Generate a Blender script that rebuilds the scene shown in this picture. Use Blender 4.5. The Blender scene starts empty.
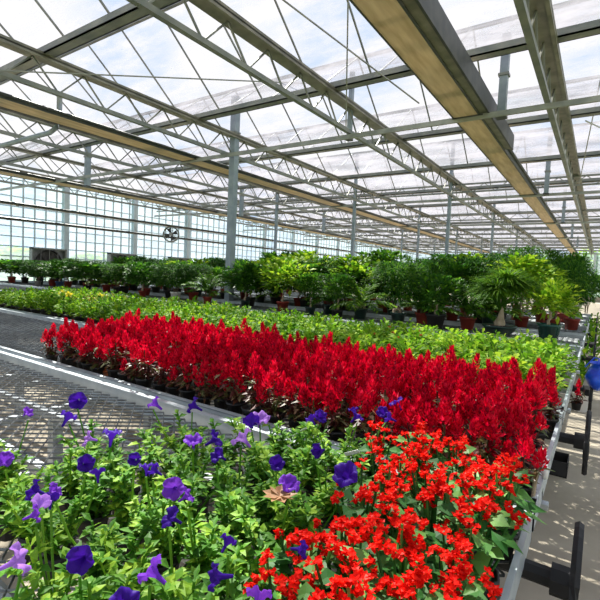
import bpy, math, random
from mathutils import Vector, Matrix
random.seed(7)
PI = math.pi
C = bpy.context.scene.collection
SC = bpy.context.scene

# ------------------------------------------------------------------ camera
cam_d = bpy.data.cameras.new('camera'); cam = bpy.data.objects.new('camera', cam_d); C.objects.link(cam)
cam_d.sensor_width = 36.0; cam_d.lens = 442.5 / 600 * 36.0; cam_d.clip_end = 400; cam_d.clip_start = .02
Rm = [[0.8266023323166387, -0.07066550326672716, 0.5583323122090942],
      [0.5609924682428176, 0.02430967362385543, -0.827463890658156],
      [0.04490027598494705, 0.997203803851731, 0.05973724801255733]]
cam.matrix_world = Matrix.Translation((0, 0, 1.5)) @ Matrix(Rm).to_4x4()
SC.camera = cam
SC.view_settings.view_transform = 'Standard'; SC.view_settings.look = 'None'
SC.view_settings.gamma = 1.0; SC.view_settings.use_curve_mapping = False
SC.view_settings.exposure = 0.22

# ------------------------------------------------------------------ sky and sun
w = bpy.data.worlds.new('sky'); SC.world = w; w.use_nodes = True
nt = w.node_tree; nt.nodes.clear()
wo = nt.nodes.new('ShaderNodeOutputWorld'); bg = nt.nodes.new('ShaderNodeBackground')
tc = nt.nodes.new('ShaderNodeTexCoord'); ns = nt.nodes.new('ShaderNodeTexNoise'); cr = nt.nodes.new('ShaderNodeValToRGB')
ns.inputs['Scale'].default_value = 3.0; ns.inputs['Detail'].default_value = 5
cr.color_ramp.elements[0].position = .38; cr.color_ramp.elements[0].color = (.50, .70, 1, 1)
cr.color_ramp.elements[1].position = .56; cr.color_ramp.elements[1].color = (1, 1, 1, 1)
nt.links.new(tc.outputs['Generated'], ns.inputs['Vector']); nt.links.new(ns.outputs['Fac'], cr.inputs['Fac'])
nt.links.new(cr.outputs['Color'], bg.inputs['Color']); nt.links.new(bg.outputs['Background'], wo.inputs['Surface'])
bg.inputs['Strength'].default_value = .85
sun_d = bpy.data.lights.new('sun', 'SUN'); sun = bpy.data.objects.new('sun', sun_d); C.objects.link(sun)
sun_d.energy = 13.0; sun_d.angle = math.radians(.8); sun_d.color = (1, .95, .84)
sun.rotation_euler = Vector((-.64, .44, 1.0)).to_track_quat('Z', 'Y').to_euler()
sun.location = (-10, 12, 25)

# ------------------------------------------------------------------ materials
def newmat(name):
    m = bpy.data.materials.new(name); m.use_nodes = True
    n = m.node_tree; n.nodes.clear(); o = n.nodes.new('ShaderNodeOutputMaterial')
    return m, n, o
def ramp(n, cols):
    r = n.nodes.new('ShaderNodeValToRGB')
    while len(r.color_ramp.elements) < len(cols): r.color_ramp.elements.new(.5)
    for e, (p, c) in zip(r.color_ramp.elements, cols): e.position = p; e.color = (*c, 1)
    return r
def solid(name, c1, c2=None, rough=.5, metal=0, scale=8, bump=0, coords='Object', det=4):
    m, n, o = newmat(name)
    p = n.nodes.new('ShaderNodeBsdfPrincipled'); p.inputs['Roughness'].default_value = rough; p.inputs['Metallic'].default_value = metal
    t = n.nodes.new('ShaderNodeTexCoord'); z = n.nodes.new('ShaderNodeTexNoise')
    z.inputs['Scale'].default_value = scale; z.inputs['Detail'].default_value = det
    n.links.new(t.outputs[coords], z.inputs['Vector'])
    r = ramp(n, [(.35, c1), (.65, c2 or c1)])
    n.links.new(z.outputs['Fac'], r.inputs['Fac']); n.links.new(r.outputs['Color'], p.inputs['Base Color'])
    if bump:
        b = n.nodes.new('ShaderNodeBump'); b.inputs['Strength'].default_value = bump; b.inputs['Distance'].default_value = .01
        n.links.new(z.outputs['Fac'], b.inputs['Height']); n.links.new(b.outputs['Normal'], p.inputs['Normal'])
    n.links.new(p.outputs['BSDF'], o.inputs['Surface'])
    return m
def leafm(name, cols, trans=.35, rough=.45, spec=.5):
    """leaf or petal: colour varies leaf by leaf, some light passes through"""
    m, n, o = newmat(name)
    g = n.nodes.new('ShaderNodeNewGeometry'); oi = n.nodes.new('ShaderNodeObjectInfo')
    a = n.nodes.new('ShaderNodeMath'); a.operation = 'MULTIPLY_ADD'; a.inputs[1].default_value = .25; 
    k = n.nodes.new('ShaderNodeMath'); k.operation = 'MULTIPLY'; k.inputs[1].default_value = .75
    n.links.new(g.outputs['Random Per Island'], k.inputs[0])
    n.links.new(oi.outputs['Random'], a.inputs[0]); n.links.new(k.outputs[0], a.inputs[2])
    r = ramp(n, cols); n.links.new(a.outputs[0], r.inputs['Fac'])
    p = n.nodes.new('ShaderNodeBsdfPrincipled'); p.inputs['Roughness'].default_value = rough
    p.inputs['Specular IOR Level'].default_value = spec
    t = n.nodes.new('ShaderNodeBsdfTranslucent'); mx = n.nodes.new('ShaderNodeMixShader'); mx.inputs['Fac'].default_value = trans
    n.links.new(r.outputs['Color'], p.inputs['Base Color']); n.links.new(r.outputs['Color'], t.inputs['Color'])
    n.links.new(p.outputs['BSDF'], mx.inputs[1]); n.links.new(t.outputs['BSDF'], mx.inputs[2]); n.links.new(mx.outputs['Shader'], o.inputs['Surface'])
    return m
def glassm(name, film, film_amt=(.15, .6), scale=(1.2, 3, 1), tint=(.96, .98, 1), detail=5):
    """greenhouse glazing with a dry whitewash film: partly clear, partly translucent"""
    m, n, o = newmat(name)
    t = n.nodes.new('ShaderNodeTexCoord'); mp = n.nodes.new('ShaderNodeMapping'); mp.inputs['Scale'].default_value = scale
    z = n.nodes.new('ShaderNodeTexNoise'); z.inputs['Scale'].default_value = 1.5; z.inputs['Detail'].default_value = detail; z.inputs['Roughness'].default_value = .65
    n.links.new(t.outputs['Object'], mp.inputs['Vector']); n.links.new(mp.outputs['Vector'], z.inputs['Vector'])
    mr = n.nodes.new('ShaderNodeMapRange'); mr.inputs['From Min'].default_value = .35; mr.inputs['From Max'].default_value = .7
    mr.inputs['To Min'].default_value = film_amt[0]; mr.inputs['To Max'].default_value = film_amt[1]
    n.links.new(z.outputs['Fac'], mr.inputs['Value'])
    tr = n.nodes.new('ShaderNodeBsdfTransparent'); tr.inputs['Color'].default_value = (*tint, 1)
    tl = n.nodes.new('ShaderNodeBsdfTranslucent'); tl.inputs['Color'].default_value = (*film, 1)
    df = n.nodes.new('ShaderNodeBsdfDiffuse'); df.inputs['Color'].default_value = (*film, 1)
    m1 = n.nodes.new('ShaderNodeMixShader'); m1.inputs['Fac'].default_value = .35
    n.links.new(tl.outputs[0], m1.inputs[1]); n.links.new(df.outputs[0], m1.inputs[2])
    m2 = n.nodes.new('ShaderNodeMixShader'); n.links.new(mr.outputs['Result'], m2.inputs['Fac'])
    n.links.new(tr.outputs[0], m2.inputs[1]); n.links.new(m1.outputs[0], m2.inputs[2])
    n.links.new(m2.outputs[0], o.inputs['Surface'])
    return m
M = {}
M['galv'] = solid('galvanised_steel', (.36, .40, .44), (.50, .54, .58), .42, .55, 12, .05)
M['rail'] = solid('bench_rail_steel', (.46, .52, .57), (.60, .66, .70), .40, .35, 9)
M['post'] = solid('post_steel', (.24, .29, .34), (.33, .38, .43), .5, .3, 5)
M['roofsteel'] = solid('roof_steel', (.19, .205, .20), (.31, .31, .28), .5, .4, 3)
M['darksteel'] = solid('dark_steel', (.05, .055, .06), (.09, .09, .09), .5, .3, 5)
M['truss'] = solid('truss_steel', (.17, .165, .13), (.30, .28, .22), .5, .35, 4)
M['bars'] = solid('tie_bar_steel', (.28, .29, .27), (.42, .42, .38), .45, .4, 4)
M['wallsteel'] = solid('pale_wall_frame', (.50, .57, .62), (.62, .69, .74), .5, .1, 4)
M['mesh'] = solid('bench_mesh_steel', (.10, .11, .12), (.22, .24, .25), .42, .5, 20)
M['white'] = solid('white_plastic', (.8, .8, .78), (.88, .88, .86), .45)
M['black'] = solid('black_plastic', (.010, .010, .012), (.02, .02, .02), .6)
M['blackrubber'] = solid('black_painted_iron', (.008, .008, .010), (.014, .014, .018), .75)
M['terracotta'] = solid('terracotta', (.20, .02, .014), (.30, .04, .025), .6, 0, 10)
M['tealpot'] = solid('teal_glaze', (.012, .06, .05), (.02, .10, .08), .25)
M['greenpot'] = solid('dark_green_glaze', (.01, .03, .03), (.02, .06, .05), .3)
M['bluepot'] = solid('blue_glaze', (.03, .07, .15), (.05, .12, .24), .3)
M['greypot'] = solid('grey_pot', (.25, .25, .26), (.4, .4, .4), .5)
M['soil'] = solid('potting_soil', (.02, .014, .01), (.05, .035, .025), .95, 0, 60, .5)
M['bark'] = solid('pale_bark', (.32, .24, .15), (.52, .42, .30), .7, 0, 14, .4)
M['bark2'] = solid('brown_bark', (.10, .06, .035), (.20, .13, .08), .8, 0, 14, .4)
M['floor'] = solid('concrete_floor', (.30, .26, .20), (.42, .37, .29), .85, 0, 1.6, .1)
M['ground'] = solid('outside_ground', (.10, .17, .04), (.20, .28, .07), .9, 0, .3)
M['fanbox'] = solid('fan_housing', (.20, .20, .19), (.30, .30, .28), .5, .3)
M['fandark'] = solid('fan_dark', (.035, .03, .03), (.08, .07, .06), .6)
M['blue'] = solid('blue_plastic_film', (.005, .04, .55), (.01, .13, .85), .3, 0, 9, .4)
M['dry'] = leafm('dry_leaf', [(0, (.24, .11, .05)), (1, (.42, .23, .12))], .3)
M['orange'] = solid('orange_clay', (.55, .12, .03), (.65, .18, .05), .6)
def traym():
    m, n, o = newmat('tan_screen_cloth')
    t = n.nodes.new('ShaderNodeTexCoord'); z = n.nodes.new('ShaderNodeTexNoise'); mp = n.nodes.new('ShaderNodeMapping'); mp.inputs['Scale'].default_value = (6, .8, 6)
    z.inputs['Scale'].default_value = 2; z.inputs['Detail'].default_value = 4
    n.links.new(t.outputs['Object'], mp.inputs['Vector']); n.links.new(mp.outputs[0], z.inputs['Vector'])
    r = ramp(n, [(.3, (.48, .38, .24)), (.7, (.70, .59, .42))]); n.links.new(z.outputs['Fac'], r.inputs['Fac'])
    d = n.nodes.new('ShaderNodeBsdfPrincipled'); d.inputs['Roughness'].default_value = .6
    tl = n.nodes.new('ShaderNodeBsdfTranslucent'); mx = n.nodes.new('ShaderNodeMixShader'); mx.inputs['Fac'].default_value = .35
    n.links.new(r.outputs[0], d.inputs['Base Color']); n.links.new(r.outputs[0], tl.inputs['Color'])
    n.links.new(d.outputs[0], mx.inputs[1]); n.links.new(tl.outputs[0], mx.inputs[2]); n.links.new(mx.outputs[0], o.inputs['Surface'])
    return m
M['tray'] = traym()
M['roofglass'] = glassm('whitewashed_roof_glass', (.34, .335, .38), (.10, .95), (.45, 2.2, 1))
M['wallglass'] = glassm('side_wall_glass', (.60, .68, .78), (.35, .8), (1, .6, 2.6), (.66, .84, 1))
# leaves
M['leaf_dark'] = leafm('dark_green_leaf', [(0, (.012, .05, .010)), (.6, (.03, .11, .015)), (1, (.10, .26, .03))])
M['leaf_ficus'] = leafm('glossy_ficus_leaf', [(0, (.015, .07, .010)), (.55, (.05, .17, .015)), (1, (.20, .42, .02))], .42, .45, .3)
M['leaf_lime'] = leafm('lime_leaf', [(0, (.03, .12, .008)), (.35, (.16, .36, .015)), (1, (.62, .78, .05))], .45, .5, .25)
M['leaf_palm'] = leafm('palm_leaf', [(0, (.02, .09, .008)), (.6, (.10, .26, .012)), (1, (.34, .52, .03))], .5, .55, .25)
M['leaf_fine'] = leafm('fine_leaf', [(0, (.008, .05, .008)), (.6, (.035, .14, .012)), (1, (.16, .34, .02))], .45, .6, .2)
M['leaf_bed'] = leafm('bedding_leaf', [(0, (.015, .08, .005)), (.5, (.12, .30, .012)), (1, (.42, .58, .03))], .45, .55, .2)
M['leaf_bed2'] = leafm('lighter_bedding_leaf', [(0, (.02, .09, .006)), (.5, (.17, .38, .018)), (1, (.52, .68, .05))], .45, .55, .2)
M['leaf_yellow'] = leafm('yellowing_leaf', [(0, (.12, .28, .02)), (.5, (.50, .50, .03)), (1, (.80, .58, .04))], .42, .4)
M['leaf_petunia'] = leafm('petunia_leaf', [(0, (.03, .12, .015)), (.5, (.12, .33, .03)), (1, (.46, .66, .06))], .45, .5, .25)
M['leaf_salvia'] = leafm('broad_green_leaf', [(0, (.015, .08, .02)), (.6, (.05, .20, .035)), (1, (.20, .42, .10))], .35, .5, .3)
M['leaf_celosia'] = leafm('bronze_celosia_leaf', [(0, (.05, .012, .015)), (.45, (.13, .03, .02)), (.75, (.09, .14, .03)), (1, (.50, .30, .20))], .30, .4)
M['celosia'] = leafm('celosia_plume', [(0, (.22, .0, .016)), (.35, (.56, .0, .026)), (.75, (.87, .004, .036)), (.94, (.92, .02, .08)), (1, (.95, .25, .30))], .45, .5, .15)
M['salvia'] = leafm('scarlet_petal', [(0, (.62, .003, .003)), (.6, (.88, .015, .006)), (1, (.95, .045, .02))], .40, .5, .15)
M['pet_deep'] = leafm('deep_violet_petal', [(0, (.022, .004, .17)), (1, (.07, .012, .40))], .35, .5, .15)
M['pet_violet'] = leafm('violet_petal', [(0, (.15, .03, .50)), (1, (.26, .06, .66))], .4, .5, .15)
M['pet_lilac'] = leafm('lilac_petal', [(0, (.34, .14, .66)), (1, (.50, .24, .78))], .4, .5, .15)

# ------------------------------------------------------------------ mesh helpers
class MB:
    def __init__(s): s.v = []; s.f = []; s.m = []; s.cur = 0
    def quad(s, *p):
        k = len(s.v); s.v += [tuple(q) for q in p]; s.f.append(tuple(range(k, k + len(p)))); s.m.append(s.cur)
    def box(s, x0, y0, z0, x1, y1, z1):
        k = len(s.v); s.v += [(x0,y0,z0),(x1,y0,z0),(x1,y1,z0),(x0,y1,z0),(x0,y0,z1),(x1,y0,z1),(x1,y1,z1),(x0,y1,z1)]
        for f in ((0,3,2,1),(4,5,6,7),(0,1,5,4),(1,2,6,5),(2,3,7,6),(3,0,4,7)): s.f.append(tuple(k+i for i in f)); s.m.append(s.cur)
    def tube(s, pts, r, n=6, r2=None, cap=True):
        pts = [Vector(p) for p in pts]; k0 = len(s.v); N = len(pts)
        for i, p in enumerate(pts):
            d = (pts[min(i+1, N-1)] - pts[max(i-1, 0)]).normalized()
            u = d.cross(Vector((0,0,1)) if abs(d.z) < .9 else Vector((1,0,0))).normalized(); q = d.cross(u)
            rr = r[i] if isinstance(r, (list, tuple)) else (r if r2 is None else r + (r2-r)*i/(N-1))
            for j in range(n):
                a = 2*PI*(j+.5)/n; s.v.append(tuple(p + (u*math.cos(a) + q*math.sin(a))*rr))
        for i in range(N-1):
            for j in range(n):
                a = k0+i*n+j; b = k0+i*n+(j+1)%n; s.f.append((a, b, b+n, a+n)); s.m.append(s.cur)
        if cap:
            s.f.append(tuple(k0+j for j in range(n))); s.m.append(s.cur)
            s.f.append(tuple(k0+(N-1)*n+j for j in reversed(range(n)))); s.m.append(s.cur)
    def lathe(s, prof, n=16, c=(0,0,0), jag=None):
        k0 = len(s.v)
        for (r, z) in prof:
            for j in range(n):
                a = 2*PI*j/n; rr = r*(jag(a, z) if jag else 1); s.v.append((c[0]+rr*math.cos(a), c[1]+rr*math.sin(a), c[2]+z))
        for i in range(len(prof)-1):
            for j in range(n):
                a = k0+i*n+j; b = k0+i*n+(j+1)%n; s.f.append((a, b, b+n, a+n)); s.m.append(s.cur)
        s.f.append(tuple(k0+j for j in reversed(range(n)))); s.m.append(s.cur)
        s.f.append(tuple(k0+(len(prof)-1)*n+j for j in range(n))); s.m.append(s.cur)
    def leaf(s, p, d, L, W, droop=.15, fold=.12):
        """one folded, drooping leaf blade from p along d"""
        p = Vector(p); d = Vector(d).normalized()
        side = d.cross(Vector((0,0,1)));
        if side.length < .1: side = Vector((random.random()-.5, random.random()-.5, 0))
        side.normalize(); side = (side + Vector((0,0,random.uniform(-.5,.5)))).normalized()
        up = side.cross(d).normalized()
        c = p + d*L*.5 - up*W*fold; t = p + d*L - Vector((0,0,1))*L*droop
        l = p + d*L*.45 + side*W*.5; r = p + d*L*.45 - side*W*.5
        k = len(s.v); s.v += [tuple(p), tuple(r), tuple(t), tuple(l), tuple(c)]
        s.f += [(k, k+1, k+4), (k+1, k+2, k+4), (k+2, k+3, k+4), (k+3, k, k+4)]; s.m += [s.cur]*4
    def mesh(s, name, mats, smooth=False):
        me = bpy.data.meshes.new(name); me.from_pydata(s.v, [], s.f)
        if not isinstance(mats, (list, tuple)): mats = [mats]
        for q in mats: me.materials.append(q)
        if len(mats) > 1: me.polygons.foreach_set('material_index', s.m)
        if smooth: me.polygons.foreach_set('use_smooth', [True]*len(me.polygons))
        me.update(); return me
    def build(s, name, mats, parent=None, smooth=False, loc=None):
        return link(name, s.mesh(name, mats, smooth), parent, loc)
def link(name, me, parent=None, loc=None):
    o = bpy.data.objects.new(name, me); C.objects.link(o)
    if parent: o.parent = parent
    if loc: o.location = loc
    return o
def tag(o, label, cat, group=None, kind=None):
    o['label'] = label; o['category'] = cat
    if group: o['group'] = group
    if kind: o['kind'] = kind
    return o
def thing(name, loc, label, cat, group=None, rz=0, sc=None):
    o = bpy.data.objects.new(name, None); C.objects.link(o); o.location = loc; o.rotation_euler = (0, 0, rz)
    o.empty_display_size = .1
    if sc: o.scale = sc
    return tag(o, label, cat, group)
def struct(o):
    o['kind'] = 'structure'; return o
def rnd(a, b): return random.uniform(a, b)
def rdir(up=.3):
    a = rnd(0, 2*PI); z = rnd(-1, 1) + up; v = Vector((math.cos(a), math.sin(a), z)); return v.normalized()

# ------------------------------------------------------------------ structure: floor, ground, glass house
X0, X1, Y0, Y1 = -19.8, 6.0, -7.0, 52.0
b = MB(); b.box(X0, Y0, -.2, X1, Y1, 0); struct(b.build('floor', M['floor']))
b = MB(); b.quad((-140, -60, -.25), (90, -60, -.25), (90, 200, -.25), (-140, 200, -.25)); struct(b.build('ground', M['ground']))
GZ = 4.87; RZ = 6.15; P = 3.27
gy = [6.95 + P*k for k in range(-4, 14)]
b = MB(); gb = MB()
for y in gy[:-1]:
    b.quad((X0, y, GZ), (X1, y, GZ), (X1, y+P/2, RZ), (X0, y+P/2, RZ))
    b.quad((X0, y+P/2, RZ), (X1, y+P/2, RZ), (X1, y+P, GZ), (X0, y+P, GZ))
    x = X0
    while x < X1:
        gb.tube([(x, y, GZ-.03), (x, y+P/2, RZ-.03)], .018, 4); gb.tube([(x, y+P/2, RZ-.03), (x, y+P, GZ-.03)], .018, 4); x += 1.17
    gb.box(X0, y+P/2-.03, RZ-.07, X1, y+P/2+.03, RZ-.01)
ce = struct(b.build('ceiling', M['roofglass'])); gb.build('glazing_bar', M['roofsteel'], ce)['kind'] = 'stuff'
def wall(name, a, c, h, step, post_step):
    """glass wall from a to c with mullions, rails and posts"""
    a = Vector(a); c = Vector(c); L = (c-a).length; d = (c-a).normalized(); g = MB(); m = MB(); p = MB()
    g.quad(a, c, c+Vector((0,0,h)), a+Vector((0,0,h)))
    o = struct(g.build(name, M['wallglass']))
    k = 0
    while k*step <= L:
        q = a + d*k*step; m.box(q.x-.025, q.y-.025, 0, q.x+.025, q.y+.025, h); k += 1
    for z in (.55, 1.25, 1.7, 2.1, 2.5, 2.9, 3.3, 3.7, 4.1, h-.1):
        m.tube([a+Vector((0,0,z)), c+Vector((0,0,z))], .022, 4)
    m.build('mullion_grid', M['wallsteel'], o)
    k = 0
    while k*post_step <= L:
        q = a + d*k*post_step
        pb = MB(); pb.box(q.x-.11, q.y-.11, 0, q.x+.11, q.y+.11, h); pb.build('wall_post', M['wallsteel'], o); k += 1
    k = MB(); n = (0.06 if abs(d.y) > .5 else 0)
    k.box(min(a.x,c.x)-.06, min(a.y,c.y)-.06, 0, max(a.x,c.x)+.06, max(a.y,c.y)+.06, .5); k.build('base_wall', M['floor'], o)
wall('wall_left', (X0, Y0, 0), (X0, Y1, 0), GZ, .45, 3.5)
wall('wall_back', (X0, Y1, 0), (X1, Y1, 0), GZ, .8, 3.2)

# roof steel --------------------------------------------------------
side_words = ['over the aisle, right of the widest tan screen bundle', 'first left of the widest tan screen bundle', 'through the head of the tall front post',
              'just above the long tan bundle that enters top left', 'behind the long tan bundle at upper left', 'far left, beyond the second tan bundle',
              'far left, nearest but two to the fan wall', 'far left, next but one to the fan wall', 'nearest the fan wall']
TX = [-.86 - 3.4*k for k in range(6)]
for k, x in enumerate(TX):
    t = thing('lattice_truss', (x, 0, 0), 'long roof lattice truss, ' + side_words[k], 'roof truss', 'lattice trusses running the length of the greenhouse')
    m = MB(); m.box(-.12, Y0, 4.74, .16, Y1-.15, 4.80); m.box(.11, Y0, 4.70, .16, Y1-.15, 4.76); m.build('top_chord', M['truss'], t)
    m = MB(); m.box(-.04, Y0, 4.26, .04, Y1-.15, 4.33); m.build('bottom_chord', M['roofsteel'], t)
    m = MB(); y = Y0
    while y < Y1-.9:
        m.tube([(0, y, 4.30), (0, y+.42, 4.74)], .017, 4); m.tube([(0, y+.42, 4.74), (0, y+.84, 4.30)], .017, 4); y += .84
    m.build('web', M['roofsteel'], t)
gwords = lambda i: 'grey roof gutter crossing under the panes, number %d back from the camera end' % i
names_g = ['out of sight behind', 'above the camera', 'just over the camera', 'nearest crossing the picture top', 'second crossing, just nearer than the tall front post', 'third crossing, above the first tie bar',
 'fourth crossing', 'fifth crossing', 'sixth crossing', 'seventh crossing', 'eighth crossing', 'ninth crossing', 'tenth crossing', 'eleventh crossing', 'twelfth crossing', 'thirteenth crossing', 'fourteenth crossing', 'farthest, at the end wall']
for i, y in enumerate(gy):
    m = MB(); 
    for (ya, yb, za, zb) in ((-.09, .09, 0, .02), (-.09, -.07, 0, .11), (.07, .09, 0, .11)): m.box(X0, y+ya, GZ-.09+za, X1, y+yb, GZ-.09+zb)
    tag(m.build('roof_gutter', M['roofsteel']), 'steel roof gutter between glass ridges, ' + names_g[i], 'gutter', 'valley gutters of the roof')
BY = [.45, 7.7, 15.2, 22.3, 29.4, 36.6, 43.8]
bw = ['over the camera', 'nearest, in front of the tall grey post', 'second from the front', 'third from the front', 'fourth from the front', 'fifth from the front', 'sixth from the front, near the end wall']
for i, y in enumerate(BY):
    m = MB(); m.box(X0, y-.024, 4.145, X1, y+.024, 4.19); m.box(X0, y-.012, 4.19, X1, y+.012, 4.23)
    tag(m.build('tie_bar', M['bars']), 'thin straight tie bar crossing the greenhouse, ' + bw[i], 'tie bar', 'tie bars across the greenhouse')
for i, y in enumerate((15.35, 22.45, 29.55, 36.75)):
    t = thing('cross_truss', (0, y, 0), 'shallow lattice girder across the greenhouse, ' + ['nearest', 'second', 'third', 'farthest'][i] + ' of its row', 'roof truss', 'lattice girders across the greenhouse')
    m = MB(); m.box(X0, -.03, 4.68, X1, .03, 4.73); m.build('top_chord', M['roofsteel'], t)
    m = MB(); m.box(X0, -.03, 4.42, X1, .03, 4.47); m.build('bottom_chord', M['roofsteel'], t)
    m = MB(); x = X0
    while x < X1-.8:
        m.tube([(x, 0, 4.44), (x+.35, 0, 4.7)], .014, 4); m.tube([(x+.35, 0, 4.7), (x+.7, 0, 4.44)], .014, 4); x += .7
    m.build('web', M['roofsteel'], t)
# tan screen bundles
def bundle(x, wdt, z, label, near=False, yend=Y1-.15, sd=.05):
    t = thing('screen_bundle', (x, 0, z), label, 'shade screen', 'folded shade screens in long trays')
    m = MB(); m.box(-wdt/2, Y0, 0, wdt/2, yend, .05); m.build('tan_cloth', M['tray'], t)
    m = MB(); m.box(-wdt/2-.02, Y0, -.008, -wdt/2, yend, .06); m.build('dark_edge', M['darksteel'], t)
    m = MB(); m.box(wdt/2, Y0, 0, wdt/2+.03, yend, sd); m.tube([(wdt/2+.05, Y0, sd+.01), (wdt/2+.05, yend, sd+.01)], .03, 6); m.build('drive_tube', M['darksteel'], t)
    for y in BY[1:]:
        m = MB(); m.box(-wdt/2-.03, y-.03, -.02, wdt/2+.08, y+.03, -.002)
        m.build('clamp', M['darksteel'], t)
    if near:
        m = MB(); m.box(wdt/2+.03, Y0, .02, wdt/2+.15, 10.0, .26); m.build('folded_screen', M['truss'], t)
        m = MB(); m.box(wdt/2+.15, Y0, 0, wdt/2+.18, 10.05, .30); m.build('dark_track', M['darksteel'], t)
bundle(-2.04, .38, 4.22, 'widest tan folded shade screen, overhead from top centre to the far right', True, sd=.12)
bundle(-8.73, .46, 4.20, 'tan folded shade screen entering at upper left behind the tall grey post')
bundle(-15.5, .56, 4.18, 'second long tan shade screen on the left, under the one that enters top left')
bundle(-17.8, .16, 3.52, 'narrow tan rail along the left glass wall, from which the round fan hangs')
bundle(-18.6, .12, 3.03, 'lowest narrow tan rail along the left glass wall, above the square fans')
m = MB(); m.tube([(-19, 4.6, 4.1), (-9.35, 4.62, 4.1), (-9.1, 4.62, 4.16), (-9.0, 4.62, 4.5), (-9.0, 4.62, 4.82)], .05, 8)
tag(m.build('bent_pipe', M['post'], smooth=True), 'grey pipe that bends up to the gutter behind the upper left tan screen', 'pipe')

def roofz(y):
    f = ((y - gy[0]) % P) / P; return GZ + (RZ-GZ)*(1-abs(2*f-1))
# posts ---------------------------------------------------------------
def post(x, y, z0, label, wd=.085, mat='post'):
    t = thing('steel_post', (x, y, 0), label, 'post', 'steel roof posts')
    m = MB(); m.box(-wd, -wd, z0, wd, wd, roofz(y)-.10); m.build('shaft', M[mat], t)
    m = MB(); m.box(-wd-.02, -wd-.02, 4.82, wd+.02, wd+.02, 4.86); m.build('head_plate', M['roofsteel'], t)
    if z0 > 1:
        m = MB(); m.box(-wd-.02, -wd-.02, z0-.04, wd+.02, wd+.02, z0); m.build('end_clamp', M['darksteel'], t)
    else:
        m = MB(); m.box(-wd-.06, -wd-.06, 0, wd+.06, wd+.06, .02); m.build('foot_plate', M['galv'], t)
post(-7.62, 8.13, 0, 'tall thick grey square post, nearest in the picture, rising from behind the green bed', .082)
for (x, y, z0_, lb) in ((-17.0, 0, 0, ''),)[:0]: pass
rows = [(15.0, 'second row of posts'), (22.2, 'third row of posts'), (29.4, 'fourth row of posts'), (36.7, 'fifth row of posts'), (43.9, 'sixth row of posts')]
for y, wy in rows:
    for x, wx in ((-7.9, 'in line behind the thick front post'), (-4.35, 'under the truss left of the widest screen'), (-11.6, 'left of the line of the thick front post')):
        post(x, y+.12, 0, 'slim grey post, ' + wy + ', ' + wx, .05)
for x, wx, ys in ((-1.52, 'beside the widest tan screen', (7.85, 15.05, 22.2, 29.4, 36.7)), (-13.55, 'between the two left tan screens', (7.85, 15.05, 22.2)), (-4.3, 'left of the widest tan screen', (7.85,))):
    for i, y in enumerate(ys):
        post(x, y, 4.2 if x > -10 else 3.95, 'short post hanging down to the %s tie bar, %s' % (['nearest', 'second', 'third', 'fourth', 'fifth'][i if len(ys) > 2 or x > -10 else i+1], wx), (.04 if x < -4 else .06) if x > -5 else .07)
# bracing wires
for i, (a, c2, wd_) in enumerate((((-4.3, 7.7, 4.3), (-2.6, 4.5, 5.4), 'left of the widest tan screen, leaning left'), ((-4.3, 2.5, 5.4), (-2.6, 7.0, 4.3), 'left of the widest tan screen, leaning right'),
                        ((-.4, 9, 4.3), (.6, 14.6, 5.2), 'at the upper right edge'), ((-.2, 9, 5.3), (-.7, 15, 4.4), 'at the upper right, beside the truss'), ((-7.6, 3, 4.3), (-4.4, 8, 5.3), 'in front of the tall post head'))):
    a = (a[0], a[1], min(a[2], roofz(a[1])-.06)); c2 = (c2[0], c2[1], min(c2[2], roofz(c2[1])-.06)); m = MB(); m.tube([a, c2], .012, 5); tag(m.build('bracing_rod', M['bars']), 'thin diagonal bracing rod, ' + wd_, 'bracing rod', 'roof bracing rods')

# wall fans -----------------------------------------------------------
for i, (y, ww) in enumerate(((9.65, 'leftmost on the glass wall'), (13.15, 'middle one on the glass wall'), (16.75, 'rightmost on the glass wall, beside the front post'))):
    t = thing('exhaust_fan', (X0+.25, y, .85), 'square dark wall fan, ' + ww, 'fan', 'exhaust fans on the left glass wall', sc=(.64, .64, .64))
    m = MB(); s_ = 1.12; h_ = 1.92
    m.box(-.2, -s_, 0, .2, -s_+.09, h_); m.box(-.2, s_-.09, 0, .2, s_, h_); m.box(-.2, -s_, h_-.09, .2, s_, h_); m.box(-.2, -s_, 0, .2, s_, .09); m.build('housing', M['fanbox'], t)
    m = MB(); m.box(-.2, -s_+.09, .09, -.15, s_-.09, h_-.09)
    m.build('back_panel', M['greypot'], t)
    m = MB(); n = 28
    for j in range(n):
        a0, a1 = 2*PI*j/n, 2*PI*(j+1)/n
        P4 = lambda a, r, xx: (xx, r*math.cos(a), h_/2 + r*math.sin(a))
        m.quad(P4(a0, .80, -.1), P4(a1, .80, -.1), P4(a1, .86, .12), P4(a0, .86, .12)); m.quad(P4(a0, .0, -.13), P4(a1, .80, -.13), P4(a0, .80, -.13))
    m.build('shroud', M['fandark'], t)
    m = MB()
    for q in range(6):
        a = q*PI/3 + i; P5 = lambda r, da, xx: (xx, r*math.cos(a+da), h_/2 + r*math.sin(a+da))
        m.quad(P5(.12, -.5, -.02), P5(.76, -.22, -.05), P5(.76, .22, .03), P5(.12, .5, .02))
    m.tube([(-.1, 0, h_/2), (.08, 0, h_/2)], .14, 12); m.build('blades', M['fandark'], t)
    m = MB()
    for q in (-.55, 0, .55): m.box(.12, q-.018, .05, .15, q+.018, h_-.05)
    m.build('guard_bar', M['fanbox'], t)
t = thing('circulation_fan', (-17.8, 14.67, 3.16), 'round caged fan hanging below the narrow rail at the left glass wall', 'fan', sc=(.82, .82, .82))
m = MB(); tor = [(.45*math.cos(a*PI/12), 0, .45*math.sin(a*PI/12)) for a in range(25)]
def tilt(p): return (p[0]*.75 - p[1]*.66, p[0]*.66*1 + p[1]*.75, p[2])
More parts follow.
